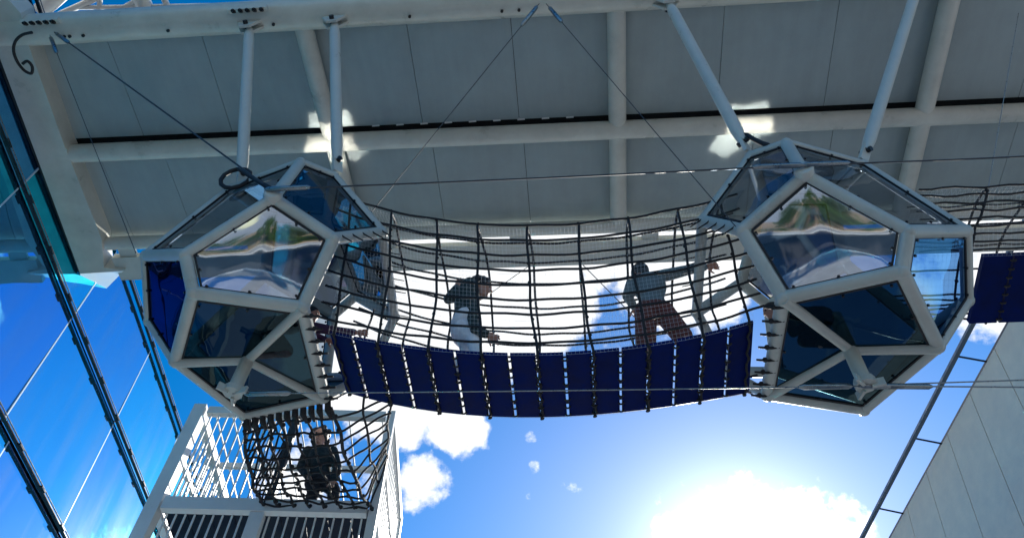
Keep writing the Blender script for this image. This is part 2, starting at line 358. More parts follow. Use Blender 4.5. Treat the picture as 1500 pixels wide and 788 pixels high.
# left edge beam, cut to a point at its far end
pl = [(-40, -60), (30, 20), (40, 62), (94, 213), (149, 350), (152, 392), (182, 396), (117, 400), (61, 249), (0, 86), (-60, -40)]
b = MB(); b.slab([at_z(x, y, ZC - .12) for x, y in pl][::-1], .3, n=(0, 0, 1)); b.build('edge_beam', CREAM, can)
oe = [at_z(x, y, ZC - .1) for x, y in ((-60, -40), (0, 86), (61, 249), (117, 400))]
one(lambda b: [b.slab([oe[i] + gn * .02, oe[i + 1] + gn * .02, oe[i + 1] - gn * (oe[i + 1] - G0).dot(gn), oe[i] - gn * (oe[i] - G0).dot(gn)][::-1], .2, n=(0, 0, 1)) for i in range(3)], 'edge_filler', DARK, can)  # dark filler added between beam and glass to stop a bright sky reflection
tb = (at_z(117, 401, ZC - .12), at_z(181, 397, ZC - .12)); _m = (tb[0] + tb[1]) / 2; _r = ray(136, 443); tp = CAM + _r * ((_m.z - 1.6 - _m.y * .9) / (_r.z - _r.y * .9))
one(lambda b: b.slab([tb[0], tb[1], tp], .03, n=Vector((0, -.7, .7))), 'tip_plate', WHITE, can)
# flange bolts along the front beam
def flange(px, n=5):
    b = MB(); c = at_z(px, 22 - .045 * px, ZC)
    for k in range(n):
        x = c.x + (k - (n - 1) / 2) * .085; y = y1(x)
        b.tube([(x, y - .12, ZC - .17), (x, y - .14, ZC - .215)], .026, 6); b.tube([(x, y - .135, ZC - .2), (x, y - .15, ZC - .24)], .016, 6)
    b.box((c.x, y1(c.x) - .13, ZC - .158), (.24, 0, 0), (0, .035, .02), (0, .012, -.02), 1)
    b.build('flange_bolts', [BOLT, CREAM], can, kind='stuff')
flange(66); flange(368)
for px in (92, 100, 120, 245, 400, 600, 735, 760): 
    c = at_z(px, 46 - .045 * px, ZC - .15); one(lambda b: b.tube([(c.x, y1(c.x) + .05, ZC - .17), (c.x, y1(c.x) + .055, ZC - .205)], .02, 6), 'bolt', BOLT, can)
# cable loop hanging at the left corner
def loop_pts(pxs, z):
    P = [at_z(x, y, z) for x, y in pxs]; P = [P[0]] + P + [P[-1]]; o = []
    for i in range(1, len(P) - 2):
        for k in range(4):
            t = k / 4; a, b, c, d = P[i - 1:i + 3]
            o.append(.5 * ((2 * b) + (c - a) * t + (2 * a - 5 * b + 4 * c - d) * t * t + (3 * b - a - 3 * c + d) * t ** 3))
    return o + [P[-1]]
lp = one(lambda b: b.tube(loop_pts([(47, 48), (32, 52), (22, 62), (20, 76), (26, 92), (36, 104), (46, 108), (47, 98), (40, 90), (33, 94)], ZC - .35), .018, 7), 'power_cable', RUBBER)
tag(lp, 'black power cable looped at the left corner of the canopy', 'cable')

# roof truss above the canopy, top left
trs = thing('roof_truss', 'white roof truss against blue sky above the canopy at top left', 'truss', at_z(200, 5, 13.5))
def tz(x, y): return at_z(x, y, 13.5)
for (a, c, r) in (((70, 30), (290, -70), .05), ((105, 12), (330, 8), .035), ((145, 22), (150, -60), .04), ((205, -6), (225, 40), .13), ((236, -10), (260, 40), .05), ((60, 16), (125, -40), .12), ((160, 22), (225, -12), .035), ((-30, -8), (380, -30), .06)):
    one(lambda b: b.tube([tz(*a), tz(*c)], r, 10), 'truss_bar', WHITE, trs)

# ================================================================ THE PODS
PODV = [
 [[-2.051, 3.593, 6.608], [-2.152, 4.775, 6.726], [-2.933, 3.338, 6.579], [-2.991, 4.939, 6.724], [-3.388, 4.122, 6.64], [-1.495, 3.536, 7.69], [-1.589, 4.694, 7.824], [-2.043, 3.226, 8.374], [-2.142, 4.793, 8.54], [-2.372, 3.955, 8.808], [-3.709, 3.42, 7.383], [-3.194, 3.324, 8.464], [-2.322, 2.898, 7.35], [-3.018, 3.109, 6.83], [-2.314, 2.994, 8.262], [-3.733, 4.63, 7.511], [-3.218, 4.549, 8.581], [-2.435, 5.288, 7.597], [-3.125, 5.11, 7.033], [-2.438, 5.001, 8.46], [-1.8, 3.237, 7.132], [-1.869, 5.04, 7.306], [-3.817, 4.04, 7.179], [-3.054, 3.921, 8.794]],
 [[3.058, 3.389, 8.062], [3.516, 3.506, 6.932], [2.235, 3.038, 7.941], [2.752, 3.156, 6.454], [2.107, 2.908, 7.057], [3.102, 4.605, 8.176], [3.505, 4.697, 7.06], [2.303, 5.036, 8.135], [2.839, 5.158, 6.646], [2.205, 5.319, 7.277], [1.373, 3.531, 7.469], [1.403, 4.704, 7.588], [2.301, 3.99, 8.487], [1.964, 3.221, 8.107], [2.022, 4.82, 8.244], [1.793, 3.623, 6.326], [1.813, 4.808, 6.436], [3.108, 4.171, 6.229], [2.649, 3.367, 6.225], [2.679, 4.981, 6.349], [2.978, 3.975, 8.405], [3.573, 4.098, 6.726], [1.568, 3.283, 6.862], [1.62, 5.055, 7.044]]]
PODV = [[Vector(p) for p in q] for q in PODV]
# the silvered top panes throw the sun up onto the soffit: their pitch follows from where the photograph shows those reflections
for V, fi, tgt in ((PODV[0], (8, 9, 23, 16, 19), (492, 204)), (PODV[1], (5, 7, 14, 12, 20), (1085, 192))):
    fc = sum((V[i] for i in fi), Vector()) / 5; T = at_z(tgt[0], tgt[1], 11.1); n = (SUN + (T - fc).normalized()).normalized()
    for i in fi: V[i].z = fc.z - ((V[i].x - fc.x) * n.x + (V[i].y - fc.y) * n.y) / n.z
EDG = [(0, 1), (0, 2), (0, 20), (1, 3), (1, 21), (2, 4), (2, 13), (3, 4), (3, 18), (4, 22), (5, 6), (5, 7), (5, 20), (6, 8), (6, 21), (7, 9), (7, 14), (8, 9), (8, 19), (9, 23), (10, 11), (10, 13), (10, 22), (11, 14), (11, 23), (12, 13), (12, 14), (12, 20), (15, 16), (15, 18), (15, 22), (16, 19), (16, 23), (17, 18), (17, 19), (17, 21)]
FCS = [[0, 1, 3, 4, 2], [5, 6, 8, 9, 7], [10, 11, 14, 12, 13], [15, 16, 19, 17, 18], [0, 1, 21, 6, 5, 20], [10, 11, 23, 16, 15, 22], [0, 2, 13, 12, 20], [1, 3, 18, 17, 21], [5, 7, 14, 12, 20], [6, 8, 19, 17, 21], [3, 4, 22, 15, 18], [8, 9, 23, 16, 19], [2, 4, 22, 10, 13], [7, 9, 23, 11, 14]]
def pod(V, label, faces, bottom, brace, struts):
    c = sum(V, Vector()) / 24
    t = thing('climbing_pod', label, 'pod', c, 'faceted acrylic climbing pods hung under the canopy')
    ins = [v + (c - v).normalized() * .05 for v in V]
    for (i, j) in EDG:
        a, d = ins[i], ins[j]; out = ((a + d) / 2 - c).normalized()
        b = MB(); e = (d - a).normalized(); x = e.cross(out).normalized(); y = x.cross(e)
        # flattened round section: a hexadecagon squashed outwards
        vs = []; sg = 14
        for p in (a, d):
            for k in range(sg):
                an = 2 * math.pi * k / sg; vs.append(p + x * math.cos(an) * .058 + y * math.sin(an) * .05)
        b.add(vs, [(k, (k + 1) % sg, sg + (k + 1) % sg, sg + k) for k in range(sg)], 0, True)
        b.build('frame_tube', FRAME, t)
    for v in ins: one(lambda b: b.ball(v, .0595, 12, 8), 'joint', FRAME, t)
    for fi, m in faces.items():
        F = [ins[i] for i in FCS[fi]]; fc = sum(F, Vector()) / len(F); n = Vector()
        for k in range(len(F)): n += (F[k] - fc).cross(F[(k + 1) % len(F)] - fc)
        n.normalize()
        if n.dot(fc - c) < 0: n = -n; F = F[::-1]
        R = sum((p - fc).length for p in F) / len(F)
        sh = (R - .075) / R
        b = MB(); vs = []; ring, per = (12, 8) if m is TOPM else (6, 4); kk = len(F) * per
        bul = .035 if m is MIRROR else .02
        E_ = [((fc + (F[k] - fc) * sh), (F[(k + 1) % len(F)] - F[k]).normalized()) for k in range(len(F))]
        def sag(p):
            if m is not TOPM: return 0
            h = 1.0
            for a_, e_ in E_:
                d1 = (p - a_).cross(e_).length; d0 = (fc - a_).cross(e_).length; h *= d1 / d0
            return -.0025 * h
        if m is TOPM: bul = 0
        for r in range(ring, 0, -1):
            q = r / ring
            for k in range(len(F)):
                for s in range(per):
                    p = lerp(F[k], F[(k + 1) % len(F)], s / per); pp = fc + (p - fc) * sh * q; vs.append(pp + n * (.02 + bul * (1 - q * q) + sag(pp)))
        vs.append(fc + n * (.02 + bul + sag(fc)))
        fs = [(r * kk + k, r * kk + (k + 1) % kk, (r + 1) * kk + (k + 1) % kk, (r + 1) * kk + k) for r in range(ring - 1) for k in range(kk)]
        fs += [((ring - 1) * kk + k, (ring - 1) * kk + (k + 1) % kk, len(vs) - 1) for k in range(kk)]
        b.add(vs, fs, 0, True)
        po = b.build('acrylic_panel', m, t)
        if m is MIRROR: po['label'] = 'mirror bright bulging panel reflecting the ground'
        g = MB()
        for k in range(len(F)):
            p, q = [fc + (w - fc) * sh + n * .022 for w in (F[k], F[(k + 1) % len(F)])]
            g.bar(p, q, .017, .014, n)
        g.build('gasket', RUBBER, po)
        for k in range(len(F)):
            for s in (.04, .5):
                p = fc + (lerp(F[k], F[(k + 1) % len(F)], s) - fc) * (sh - .03) + n * .03
                one(lambda b: b.tube([p, p + n * .015], .012, 6), 'bolt', BOLT, po)
    # brace under the floor
    FB = [ins[i] for i in FCS[bottom]]; J = sum(FB, Vector()) / 5; n = (J - c).normalized()
    J = J + n * .03
    for i in brace: one(lambda b: b.tube([J, ins[i] + n * .03], .045, 10), 'brace_bar', FRAME, t)
    tip = J + n * .36
    one(lambda b: b.tube([J - n * .40, tip], .06, 12), 'king_post', FRAME, t)
    pt = one(lambda b: b.tube([tip - n * .03, tip + n * .03], [.085, .085], 10), 'post_plate', FRAME, t)
    for k in range(3):
        an = 2.1 * k; o = n.orthogonal().normalized(); q = n.cross(o); d = o * math.cos(an) + q * math.sin(an)
        one(lambda b: b.box(tip + d * .09 + n * .02, d * .05, d.cross(n) * .012, n * .035), 'clevis', FRAME, pt)
    # floor boards inside
    return t, tip, n, c
pod1, tip1, n1v, pc1 = pod(PODV[0], 'left faceted white pod with mirrored front panel hanging beside the glass wall',
    {6: MIRROR, 0: TEAL, 12: NAVYAC, 2: SMOKE, 8: SMOKE, 10: NAVYAC, 3: SMOKE, 13: SMOKE, 1: SMOKE, 11: TOPM, 7: TEAL}, 0, (0, 1, 4), None)
pod2, tip2, n2v, pc2 = pod(PODV[1], 'right faceted white pod with mirrored front panel hanging beside the stone building',
    {10: MIRROR, 3: TEAL, 12: SMOKE, 0: SMOKE, 7: BLUEAC, 2: SMOKE, 6: SMOKE, 1: SMOKE, 11: TEAL, 4: None} if False else
    {10: MIRROR, 3: TEAL, 12: SMOKE, 0: SMOKE, 7: BLUEAC, 6: SMOKE, 1: SMOKE, 8: TOPM, 9: TEAL}, 3, (15, 16, 17), None)

for V, i, t_, c_ in ((PODV[0], 12, pod1, pc1), (PODV[1], 4, pod2, pc2)):
    n = (V[i] - c_).normalized(); one(lambda b: b.tube([V[i] - n * .06, V[i] + n * .03, V[i] + n * .035], [.078, .078, .06], 14), 'cable_collar', STRUT, t_)
# struts from the front beam to the pods
def strut(px, v, label, clevis):
    a = at_z(px[0], px[1], ZC); a.y = y1(a.x) + .02; a.z = ZC - .19
    d = (v - a).normalized()
    t = thing('hanger_strut', label, 'strut', a, 'white steel struts hanging the pods')
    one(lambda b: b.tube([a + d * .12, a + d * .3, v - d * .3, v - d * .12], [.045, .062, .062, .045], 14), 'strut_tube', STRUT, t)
    x = Vector((1, 0, 0))
    one(lambda b: b.slab([a + Vector((-.17, -.03, .05)), a + Vector((.17, -.03, .05)), a + Vector((.06, -.03, -.2)), a + Vector((-.06, -.03, -.2))], .03, n=(0, 1, 0)), 'top_bracket', STRUT, t)
    one(lambda b: b.slab([a + Vector((-.17, .05, .05)), a + Vector((.17, .05, .05)), a + Vector((.06, .05, -.2)), a + Vector((-.06, .05, -.2))], .03, n=(0, 1, 0)), 'top_bracket', STRUT, t)
    one(lambda b: b.tube([a + Vector((0, -.07, -.13)), a + Vector((0, .12, -.13))], .03, 8), 'pin', BOLT, t)
    s = d.orthogonal().normalized()
    one(lambda b: b.box(v - d * .09, d * .12, s * .05, d.cross(s) * .018), 'lower_lug', STRUT, t)
    one(lambda b: b.tube([v - d * .12 - d.cross(s) * .06, v - d * .12 + d.cross(s) * .06], .028, 8), 'pin', BOLT, t)
strut((370, 20), PODV[0][11] + Vector((.12, 0, .02)), 'leftmost white strut holding up the left pod', 1)
strut((493, 14), PODV[0][7] + Vector((0, 0, .06)), 'vertical white strut above the peak of the left pod, second from left', 1)
strut((972, -8), PODV[1][13] + Vector((0, 0, .04)), 'slanting white strut to the left top corner of the right pod', 1)
strut((1334, -25), PODV[1][0] + Vector((0, 0, .04)), 'white strut to the right top corner of the right pod', 1)

# ---------------------------------------------------------------- cables
def cable(a, c, r, m, label, sag=0, buckle=None, group='thin steel cables between canopy and pods'):
    a, c = Vector(a), Vector(c); d = (c - a).normalized()
    t = thing('steel_cable', label, 'cable', a, group)
    pts = [lerp(a, c, k / 12) - Vector((0, 0, sag * 4 * (k / 12) * (1 - k / 12))) for k in range(13)]
    one(lambda b: b.tube(pts, r, 6), 'wire', m, t)
    for s in (buckle or []):
        p = lerp(a, c, s); one(lambda b: b.tube([p - d * .2, p - d * .17, p + d * .17, p + d * .2], [.012, .024, .024, .012], 8), 'turnbuckle', STEEL, t)
    return t
zc = ZC - .22
V1, V2 = PODV
out = lambda v, c, k=.04: v + (v - c).normalized() * k
cable(at_z(80, 48, zc), out(V1[12], pc1), .009, DCABLE, 'dark cable from the left canopy corner down to the left pod front', 0, (.05,))
cable(at_z(73, 52, zc), out(V1[10], pc1), .004, DCABLE, 'thin cable from the left canopy corner to the left point of the left pod', 0, (.06,))
cable(at_z(790, 6, zc), V1[5] + Vector((-.2, -.05, .2)), .0045, DCABLE, 'thin cable from the middle of the front beam down left to the left pod', 0, (.07,))
cable(at_z(800, 6, zc), out(V2[22], pc2), .0045, DCABLE, 'thin cable from the middle of the front beam down right to the right pod', 0, (.07,))
cable(out(V1[12], pc1, .06), out(V2[4], pc2, .06), .0075, DCABLE, 'long cable stretched between the front tops of the two pods', .02, (.03, .955))
e = ray(1640, 222); cable(out(V2[4], pc2, .06), CAM + e * 8.2, .0075, DCABLE, 'cable running off to the right from the top of the right pod', .02, (.07,))
cable(at_z(1492, 20, zc), at_y(1446, 285, 4.2), .004, STEEL, 'hair thin vertical cable at the far right edge', 0)
cable(tip1 + n1v * .03, tip2 + n2v * .03, .006, STEEL, 'low cable strung between the king posts under the two pods', .01, (.06, .94), 'low tension cables under the pods')
e = ray(1640, 568); cable(tip2 + n2v * .03, CAM + e * 8.0, .007, STEEL, 'low cable leaving the right pod toward the stone building', 0, (.06, .16), 'low tension cables under the pods')
cable(V2[19] + Vector((.2, -.3, .05)), CAM + ray(1640, 552) * 8.6, .007, STEEL, 'thinner upper cable from the right pod toward the stone building', 0, None, 'low tension cables under the pods')
cable(at_z(800, 372, ZC), at_y(690, 450, 7.5), .008, DCABLE, 'stay cable seen through the net slanting left from the canopy edge', 0, None, 'stay cables beyond the net')
cable(at_z(838, 372, ZC), at_y(930, 465, 7.5), .008, DCABLE, 'stay cable seen through the net slanting right from the canopy edge', 0, None, 'stay cables beyond the net')
p0 = V1[11] + Vector((.12, -.06, -.05))
hp = [p0 + Vector((.17 * math.sin(a) * .9, -.05 - .03 * math.cos(a), -.02 + .15 * math.cos(a))) for a in [k * .52 for k in range(13)]] + [out(V1[12], pc1, .05) + Vector((-.1, 0, .1)), out(V1[12], pc1, .05)]
o = one(lambda b: b.tube(hp, .022, 8), 'safety_sling', RUBBER); tag(o, 'black looped safety sling at the top of the left pod', 'sling')
p1 = V2[13]
o = one(lambda b: b.tube([p1 + Vector(q) for q in ((-.06, -.05, .22), (-.02, -.07, .26), (.03, -.08, .2), (.06, -.09, .08), (.1, -.1, -.04), (.15, -.1, -.1))], .022, 8), 'safety_sling', RUBBER)
tag(o, 'short black safety sling at the left top corner of the right pod', 'sling')

# ================================================================ NET BRIDGES
def curve3(pxs, Y):
    P = [at_y(x, y, Y) if not hasattr(Y, '__len__') else at_y(x, y, Y[i]) for i, (x, y) in enumerate(pxs)]
    X = np.array([p.x for p in P]); dg = 2 if len(P) < 5 else 3
    cz = np.polyfit(X, [p.z for p in P], dg)
    return lambda x: float(np.polyval(cz, x))
zn = curve3([(482, 489), (524, 497), (585, 508), (658, 517), (745, 521), (868, 516), (951, 508), (1033, 493), (1100, 474)], 3.95)
zf = curve3([(505, 575), (530, 583), (640, 605), (745, 612), (900, 606), (1000, 595), (1105, 575)], 4.65)
ztn = curve3([(540, 300), (640, 322), (745, 330), (850, 327), (950, 315), (1030, 298)], 3.45)
XA, XB = at_y(482, 486, 3.95).x, at_y(1107, 475, 3.95).x
print('bridge', XA, XB, [round(zn(x), 2) for x in np.linspace(XA, XB, 6)], [round(zf(x), 2) for x in np.linspace(XA, XB, 6)], [round(ztn(x), 2) for x in np.linspace(XA, XB, 6)])
NB = 16; bp = (XB - XA) / NB
def nb(x): return Vector((x, 3.95, zn(x)))
def fb(x): return Vector((x, 4.65, zf(x)))
def arch(x, t):
    """point on the net tunnel's ring at station x, t 0..1 from near floor edge over the top to far floor edge"""
    a = nb(x); f = fb(x); tz_ = ztn(x)
    u = (x - XA) / (XB - XA); fl = abs(2 * u - 1) ** 2
    n2 = Vector((x, 3.45, tz_)); f2 = Vector((x, 4.72, tz_ + .02))
    if t < .4:
        s = t / .4; return lerp(a, n2, s) + Vector((0, .05 * math.sin(math.pi * s), 0))
    if t < .65:
        s = (t - .4) / .25; return lerp(n2, f2, s) + Vector((0, 0, .16 * math.sin(math.pi * s)))
    s = (t - .65) / .35; return lerp(f2, f, s) + Vector((0, -.03 * math.sin(math.pi * s), 0))
br = thing('rope_bridge', 'rope net bridge with navy boards hung between the two pods', 'rope bridge', (0, 4.3, 6.3), 'rope net walkways between pods')
for k in range(NB):
    x0, x1 = XA + (k + .045) * bp, XA + (k + .955) * bp
    b = MB(); A, B, C, D = nb(x0), nb(x1), fb(x1), fb(x0); up = Vector((0, 0, 1))
    th = .05; ch = .012
    lo = [A, B, C, D]; cc = sum(lo, Vector()) / 4
    rings = []
    for (ins_, zz) in ((ch, -.0), (0, ch), (0, th - ch), (ch, th)):
        rings.append([p + (cc - p).normalized() * ins_ * 1.4 + up * zz for p in lo])
    vs = sum(rings, [])
    fs = [(3, 2, 1, 0), (12, 13, 14, 15)] + [(r * 4 + i, r * 4 + (i + 1) % 4, (r + 1) * 4 + (i + 1) % 4, (r + 1) * 4 + i) for r in range(3) for i in range(4)]
    b.add(vs, fs); b.build('board', NAVY, br)
def ties(fn, n, m, parent, half, r=.009):
    b = MB()
    for k in range(n):
        p, ax = fn((k + .5) / n)
        b.tube([p - ax * half, p - ax * half * .4 - Vector((0, 0, .016)), p + ax * half * .4 - Vector((0, 0, .016)), p + ax * half], r, 6)
    b.build('lashing', m, parent, kind='stuff')
for k in range(1, NB):
    x = XA + k * bp
    ties(lambda s: (lerp(nb(x), fb(x), s) + Vector((0, 0, -.004)), Vector((1, 0, 0))), 8, ROPE, br, .022)
def wob(p, a, k): return p + Vector((a * math.sin(k * 1.7), a * math.cos(k * 2.3) * .5, a * math.sin(k * 2.9 + 1)))
stations = [XA + (k + 0.02) * bp for k in range(0, NB + 1, 2)]
for i, x in enumerate(stations):
    x = min(max(x, XA + .05), XB - .05); lean = random.uniform(-.05, .05)
    pts = [wob(arch(x + lean * math.sin(math.pi * min(1, t / .5)), t), .008, t * 17 + i) * 1.0 for t in np.linspace(0, 1, 34)]
    one(lambda b: b.tube(pts, .0118, 7), 'rope', ROPE, br)
    one(lambda b: b.tube([lerp(nb(x), fb(x), s) + Vector((.012 * math.sin(s * 30), 0, -.012)) for s in np.linspace(0, 1, 14)], .0105, 6), 'rope', ROPE, br)
    if i % 2 == 0 or True:
        b = MB()
        for t in list(np.linspace(.0, .4, 8)) + list(np.linspace(.45, .6, 4)) + list(np.linspace(.65, 1, 6)):
            b.ball(arch(x + lean * math.sin(math.pi * min(1, t / .5)), t), .0175, 6, 4, sc=(1, 1, .8))
        b.build('knot', ROPE, br, kind='stuff')
TL = [.04, .085, .13, .175, .22, .265, .31, .355, .4, .45, .5, .55, .6, .65, .71, .77, .83, .89, .95]
def end_pull(x): return 0
for j, t in enumerate(TL):
    xs = np.linspace(XA - .12, XB + .12, 40)
    pts = [wob(arch(x, t), .007, x * 4 + j * 3) for x in xs]
    one(lambda b: b.tube(pts, .0122, 6), 'rope', ROPE, br)
# lacing knots where the bridge is tied to the pods
for (a, c, n, big) in ((V1[0], V1[1], 8, 1), (V1[1], V1[21], 5, .6), (V1[20], V1[5], 5, .6), (V1[5], V1[6], 7, .5), (V2[15], V2[16], 8, 1), (V2[22], V2[10], 5, .6), (V2[10], V2[11], 7, .5), (V2[16], V2[23], 5, .6)):
    b = MB()
    for k in range(n):
        p = lerp(a, c, (k + .6) / n); ax = (Vector((0, 4.2, 6.6 if big == 1 else 7.2)) - p); ax = (ax - (c - a).normalized() * ax.dot((c - a).normalized())).normalized()
        b.tube([p - ax * .05, p + ax * .02 + Vector((0, 0, -.01)), p + ax * .12], [.011 * big, .013 * big, .010 * big], 6)
        if big == 1: b.ball(p + ax * .05, .024, 6, 5)
    b.build('end_lacing', ROPE, br, kind='stuff')
def fine_mesh(fn, nu, nv, r, parent, su=24, sv=24):
    b = MB()
    for k in range(nu):
        u = k / (nu - 1); pts = [fn(u, v) for v in np.linspace(0, 1, sv)]
        b.tube(pts, r, 3, False)
    for k in range(nv):
        v = k / (nv - 1); pts = [fn(u, v) for u in np.linspace(0, 1, su)]
        b.tube(pts, r, 3, False)
    return b.build('fine_mesh', MESHM, parent, kind='stuff')
fine_mesh(lambda u, v: arch(XA + u * (XB - XA), v) + Vector((0, 0, .004)), 110, 84, .00062, br)

# the second bridge, leaving the right pod to the right
rb = thing('rope_bridge', 'part of a rope net walkway leaving the right pod at the right edge', 'rope bridge', (5, 4.3, 7), 'rope net walkways between pods')
q0 = at_y(1440, 376, 3.95); q1 = at_y(1418, 474, 4.65); sl_ = Vector((1, .03, .05))
def rn(s): return q0 + Vector((s, .02 * s, -.04 * s + .03 * s * s))
def rf(s): return q1 + Vector((s, .02 * s, -.045 * s + .03 * s * s))
RP = .265
for k in range(9):
    s0, s1 = (k + .04) * RP, (k + .96) * RP
    b = MB(); b.slab([rn(s0), rn(s1), rf(s1), rf(s0)], .05, n=(0, 0, 1)); b.build('board', NAVY, rb)
    if k: ties(lambda s: (lerp(rn(k * RP), rf(k * RP), s), Vector((1, 0, 0))), 8, ROPE, rb, .024)
def rarch(s, t):
    a, f = rn(s), rf(s); n2 = at_y(1345, 277, 3.5) + Vector((s + .55, 0, -.10 * (s + .55) + .035 * (s + .5) ** 2)); f2 = n2 + Vector((0, 1.2, .0))
    if t < .4: return lerp(a, n2, t / .4)
    if t < .65: q = (t - .4) / .25; return lerp(n2, f2, q) + Vector((0, 0, .14 * math.sin(math.pi * q)))
    return lerp(f2, f, (t - .65) / .35)
for i, s in enumerate((-.15, .3, .8, 1.3, 1.8)):
    one(lambda b: b.tube([wob(rarch(s + .2 * math.sin(t * 3 + i), t), .01, t * 15 + i) for t in np.linspace(0, 1, 30)], .0115, 7), 'rope', ROPE, rb)
    b = MB(); [b.ball(rarch(s + .2 * math.sin(t * 3 + i), t), .02, 6, 4) for t in np.linspace(.05, .95, 12)]; b.build('knot', ROPE, rb, kind='stuff')
for j, t in enumerate(TL):
    one(lambda b: b.tube([wob(rarch(s, t), .012, s * 5 + j) for s in np.linspace(-.55, 2.2, 26)], .0105, 6), 'rope', ROPE, rb)
fine_mesh(lambda u, v: rarch(-.5 + u * 2.7, v) + Vector((0, 0, .004)), 70, 80, .00062, rb)

# ================================================================ TOWER, lower left
ZF = 6.95
TA, TB = at_z(235, 741, ZF), at_z(545, 749, ZF)
tu = (TB - TA); TW = tu.length; tu.normalize(); tw = Vector((-tu.y, tu.x, 0)); TD = 2.0; TH = 1.5
def TP(a, d, h): return TA + tu * a + tw * d + Vector((0, 0, h))
print('tower', TA, TB, TW)
tow = thing('climbing_tower', 'white picket cage tower with navy floor at the lower left', 'tower', TP(TW / 2, TD / 2, -ZF))
WT = WHITE
for (a, d, w) in ((-.06, 0, .15), (TW + .02, 0, .10), (-.06, TD, .10), (TW + .02, TD, .10)):
    one(lambda b: b.bar(TP(a, d, -ZF), TP(a, d, TH), w, w, tw), 'corner_post', WT, tow)
for (p, q, w, h) in ((TP(.04, -.03, .0), TP(TW - .05, -.03, .0), .09, .16), (TP(.04, 0, TH - .06), TP(TW - .05, 0, TH - .06), .08, .11), (TP(.04, TD, TH - .06), TP(TW - .05, TD, TH - .06), .08, .11),
                     (TP(-.06, .1, TH - .06), TP(-.06, TD - .08, TH - .06), .1, .12), (TP(TW + .02, .07, TH - .06), TP(TW + .02, TD - .08, TH - .06), .1, .12),
                     (TP(TW + .02, .07, .02), TP(TW + .02, TD - .08, .02), .08, .1), (TP(-.06, .1, .02), TP(-.06, TD - .08, .02), .08, .1), (TP(.04, TD, .02), TP(TW - .05, TD, .02), .08, .1),
                     (TP(0, TD * .5, TH - .05), TP(TW - .05, TD * .5, TH - .05), .06, .07), (TP(.04, 0, -1.25), TP(TW - .05, 0, -1.25), .08, .1), (TP(TW + .02, .07, .75), TP(TW + .02, TD - .08, .75), .06, .08), (TP(-.06, .1, .75), TP(-.06, TD - .08, .75), .05, .06)):
    one(lambda b: b.bar(p, q, w, h), 'rail', WT, tow)
def bars(p0, p1, h0, h1, n, r=.014, skip=None):
    for k in range(n):
        s = (k + .5) / n
        if skip and skip[0] < s < skip[1]: continue
        p = lerp(p0, p1, s); one(lambda b: b.bar(p + Vector((0, 0, h0)), p + Vector((0, 0, h1)), r * 2, r * 2, tw), 'picket', WT, tow)
bars(TP(.05, 0, 0), TP(TW * .46, 0, 0), .08, TH - .12, 10, .0085)
bars(TP(-.06, .12, 0), TP(-.06, TD - .1, 0), .07, TH - .13, 14, .012)
bars(TP(.05, TD, 0), TP(TW - .05, TD, 0), .07, TH - .12, 14, .009)
bars(TP(TW + .02, .08, 0), TP(TW + .02, TD - .1, 0), .08, TH - .13, 14, .011)
bars(TP(.05, .02, 0), TP(TW - .05, .02, 0), -1.2, -.085, 22, .0085)
for k in range(11):
    x = TW * (k + .5) / 11
    one(lambda b: b.bar(TP(x, .06, TH - .02), TP(x, TD - .06, TH - .02), .016, .016), 'roof_bar', WT, tow)
for k in range(9):
    x0, x1 = TW * k / 9 + .006, TW * (k + 1) / 9 - .006
    one(lambda b: b.slab([TP(x0, .05, .02), TP(x1, .05, .02), TP(x1, TD - .05, .02), TP(x0, TD - .05, .02)], .05, n=(0, 0, 1)), 'floor_board', SLATE, tow)
one(lambda b: b.bar(TP(TW * .5, 0.02, .08), TP(TW * .5, 0.02, TH - .12), .085, .085, tw), 'gate_post', DCABLE, tow)
one(lambda b: b.bar(TP(TW * .47, -.01, -1.2), TP(TW * .47, -.01, -.085), .15, .1, tw), 'mid_post', WT, tow)
one(lambda b: b.slab([TP(TW * .50, TD - .06, .1), TP(TW * .74, TD - .06, .1), TP(TW * .74, TD - .06, TH - .1), TP(TW * .50, TD - .06, TH - .1)], .02, n=tw), 'privacy_panel', mat('beige_canvas', (.55, .50, .42), .9, var=.25, vscale=9, bump=.4, bscale=20), tow, label='beige mottled back panel of the cage')
def tmesh(u, v): return TP(TW + .05, .06 + u * (TD - .15), .05 + v * (TH - .15))
fine_mesh(tmesh, 44, 34, .0006, tow, 2, 2)

# net tunnel between the left pod and the tower
tn = thing('net_tunnel', 'black rope net tunnel from the underside of the left pod to the tower', 'rope net', lerp(V1[3], TB, .5))
PL, PR = lerp(V1[3], V1[4], .0) + Vector((0, .02, -.03)), V1[1] + Vector((.05, .05, -.03))
QL, QR = at_z(386, 741, ZF), at_z(545, 748, ZF) 
def net(u, v):
    """u across: 0 left rail .. floor .. right rail 1; v from pod to tower"""
    s = .05 * math.sin(math.pi * v)
    fl_ = lambda q: lerp(lerp(PL, PR, q), lerp(QL, QR, q), v) - Vector((0, 0, .10 * math.sin(math.pi * v)))
    if u < .22: q = 1 - u / .22; return lerp(lerp(PL, V1[18] + Vector((0, .03, .3)), q), lerp(QL, QL + Vector((.06, .05, .85)), q), v) - Vector((0, 0, .1 * (1 - q) * math.sin(math.pi * v)))
    if u > .78: q = (u - .78) / .22; return lerp(lerp(PR, V1[21] + Vector((.22, .05, -.12)), q), lerp(QR, QR + Vector((.05, .02, .75)), q), v) - Vector((0, 0, .1 * (1 - q) * math.sin(math.pi * v) + .12 * q * math.sin(math.pi * v)))
    return fl_((u - .22) / .56)
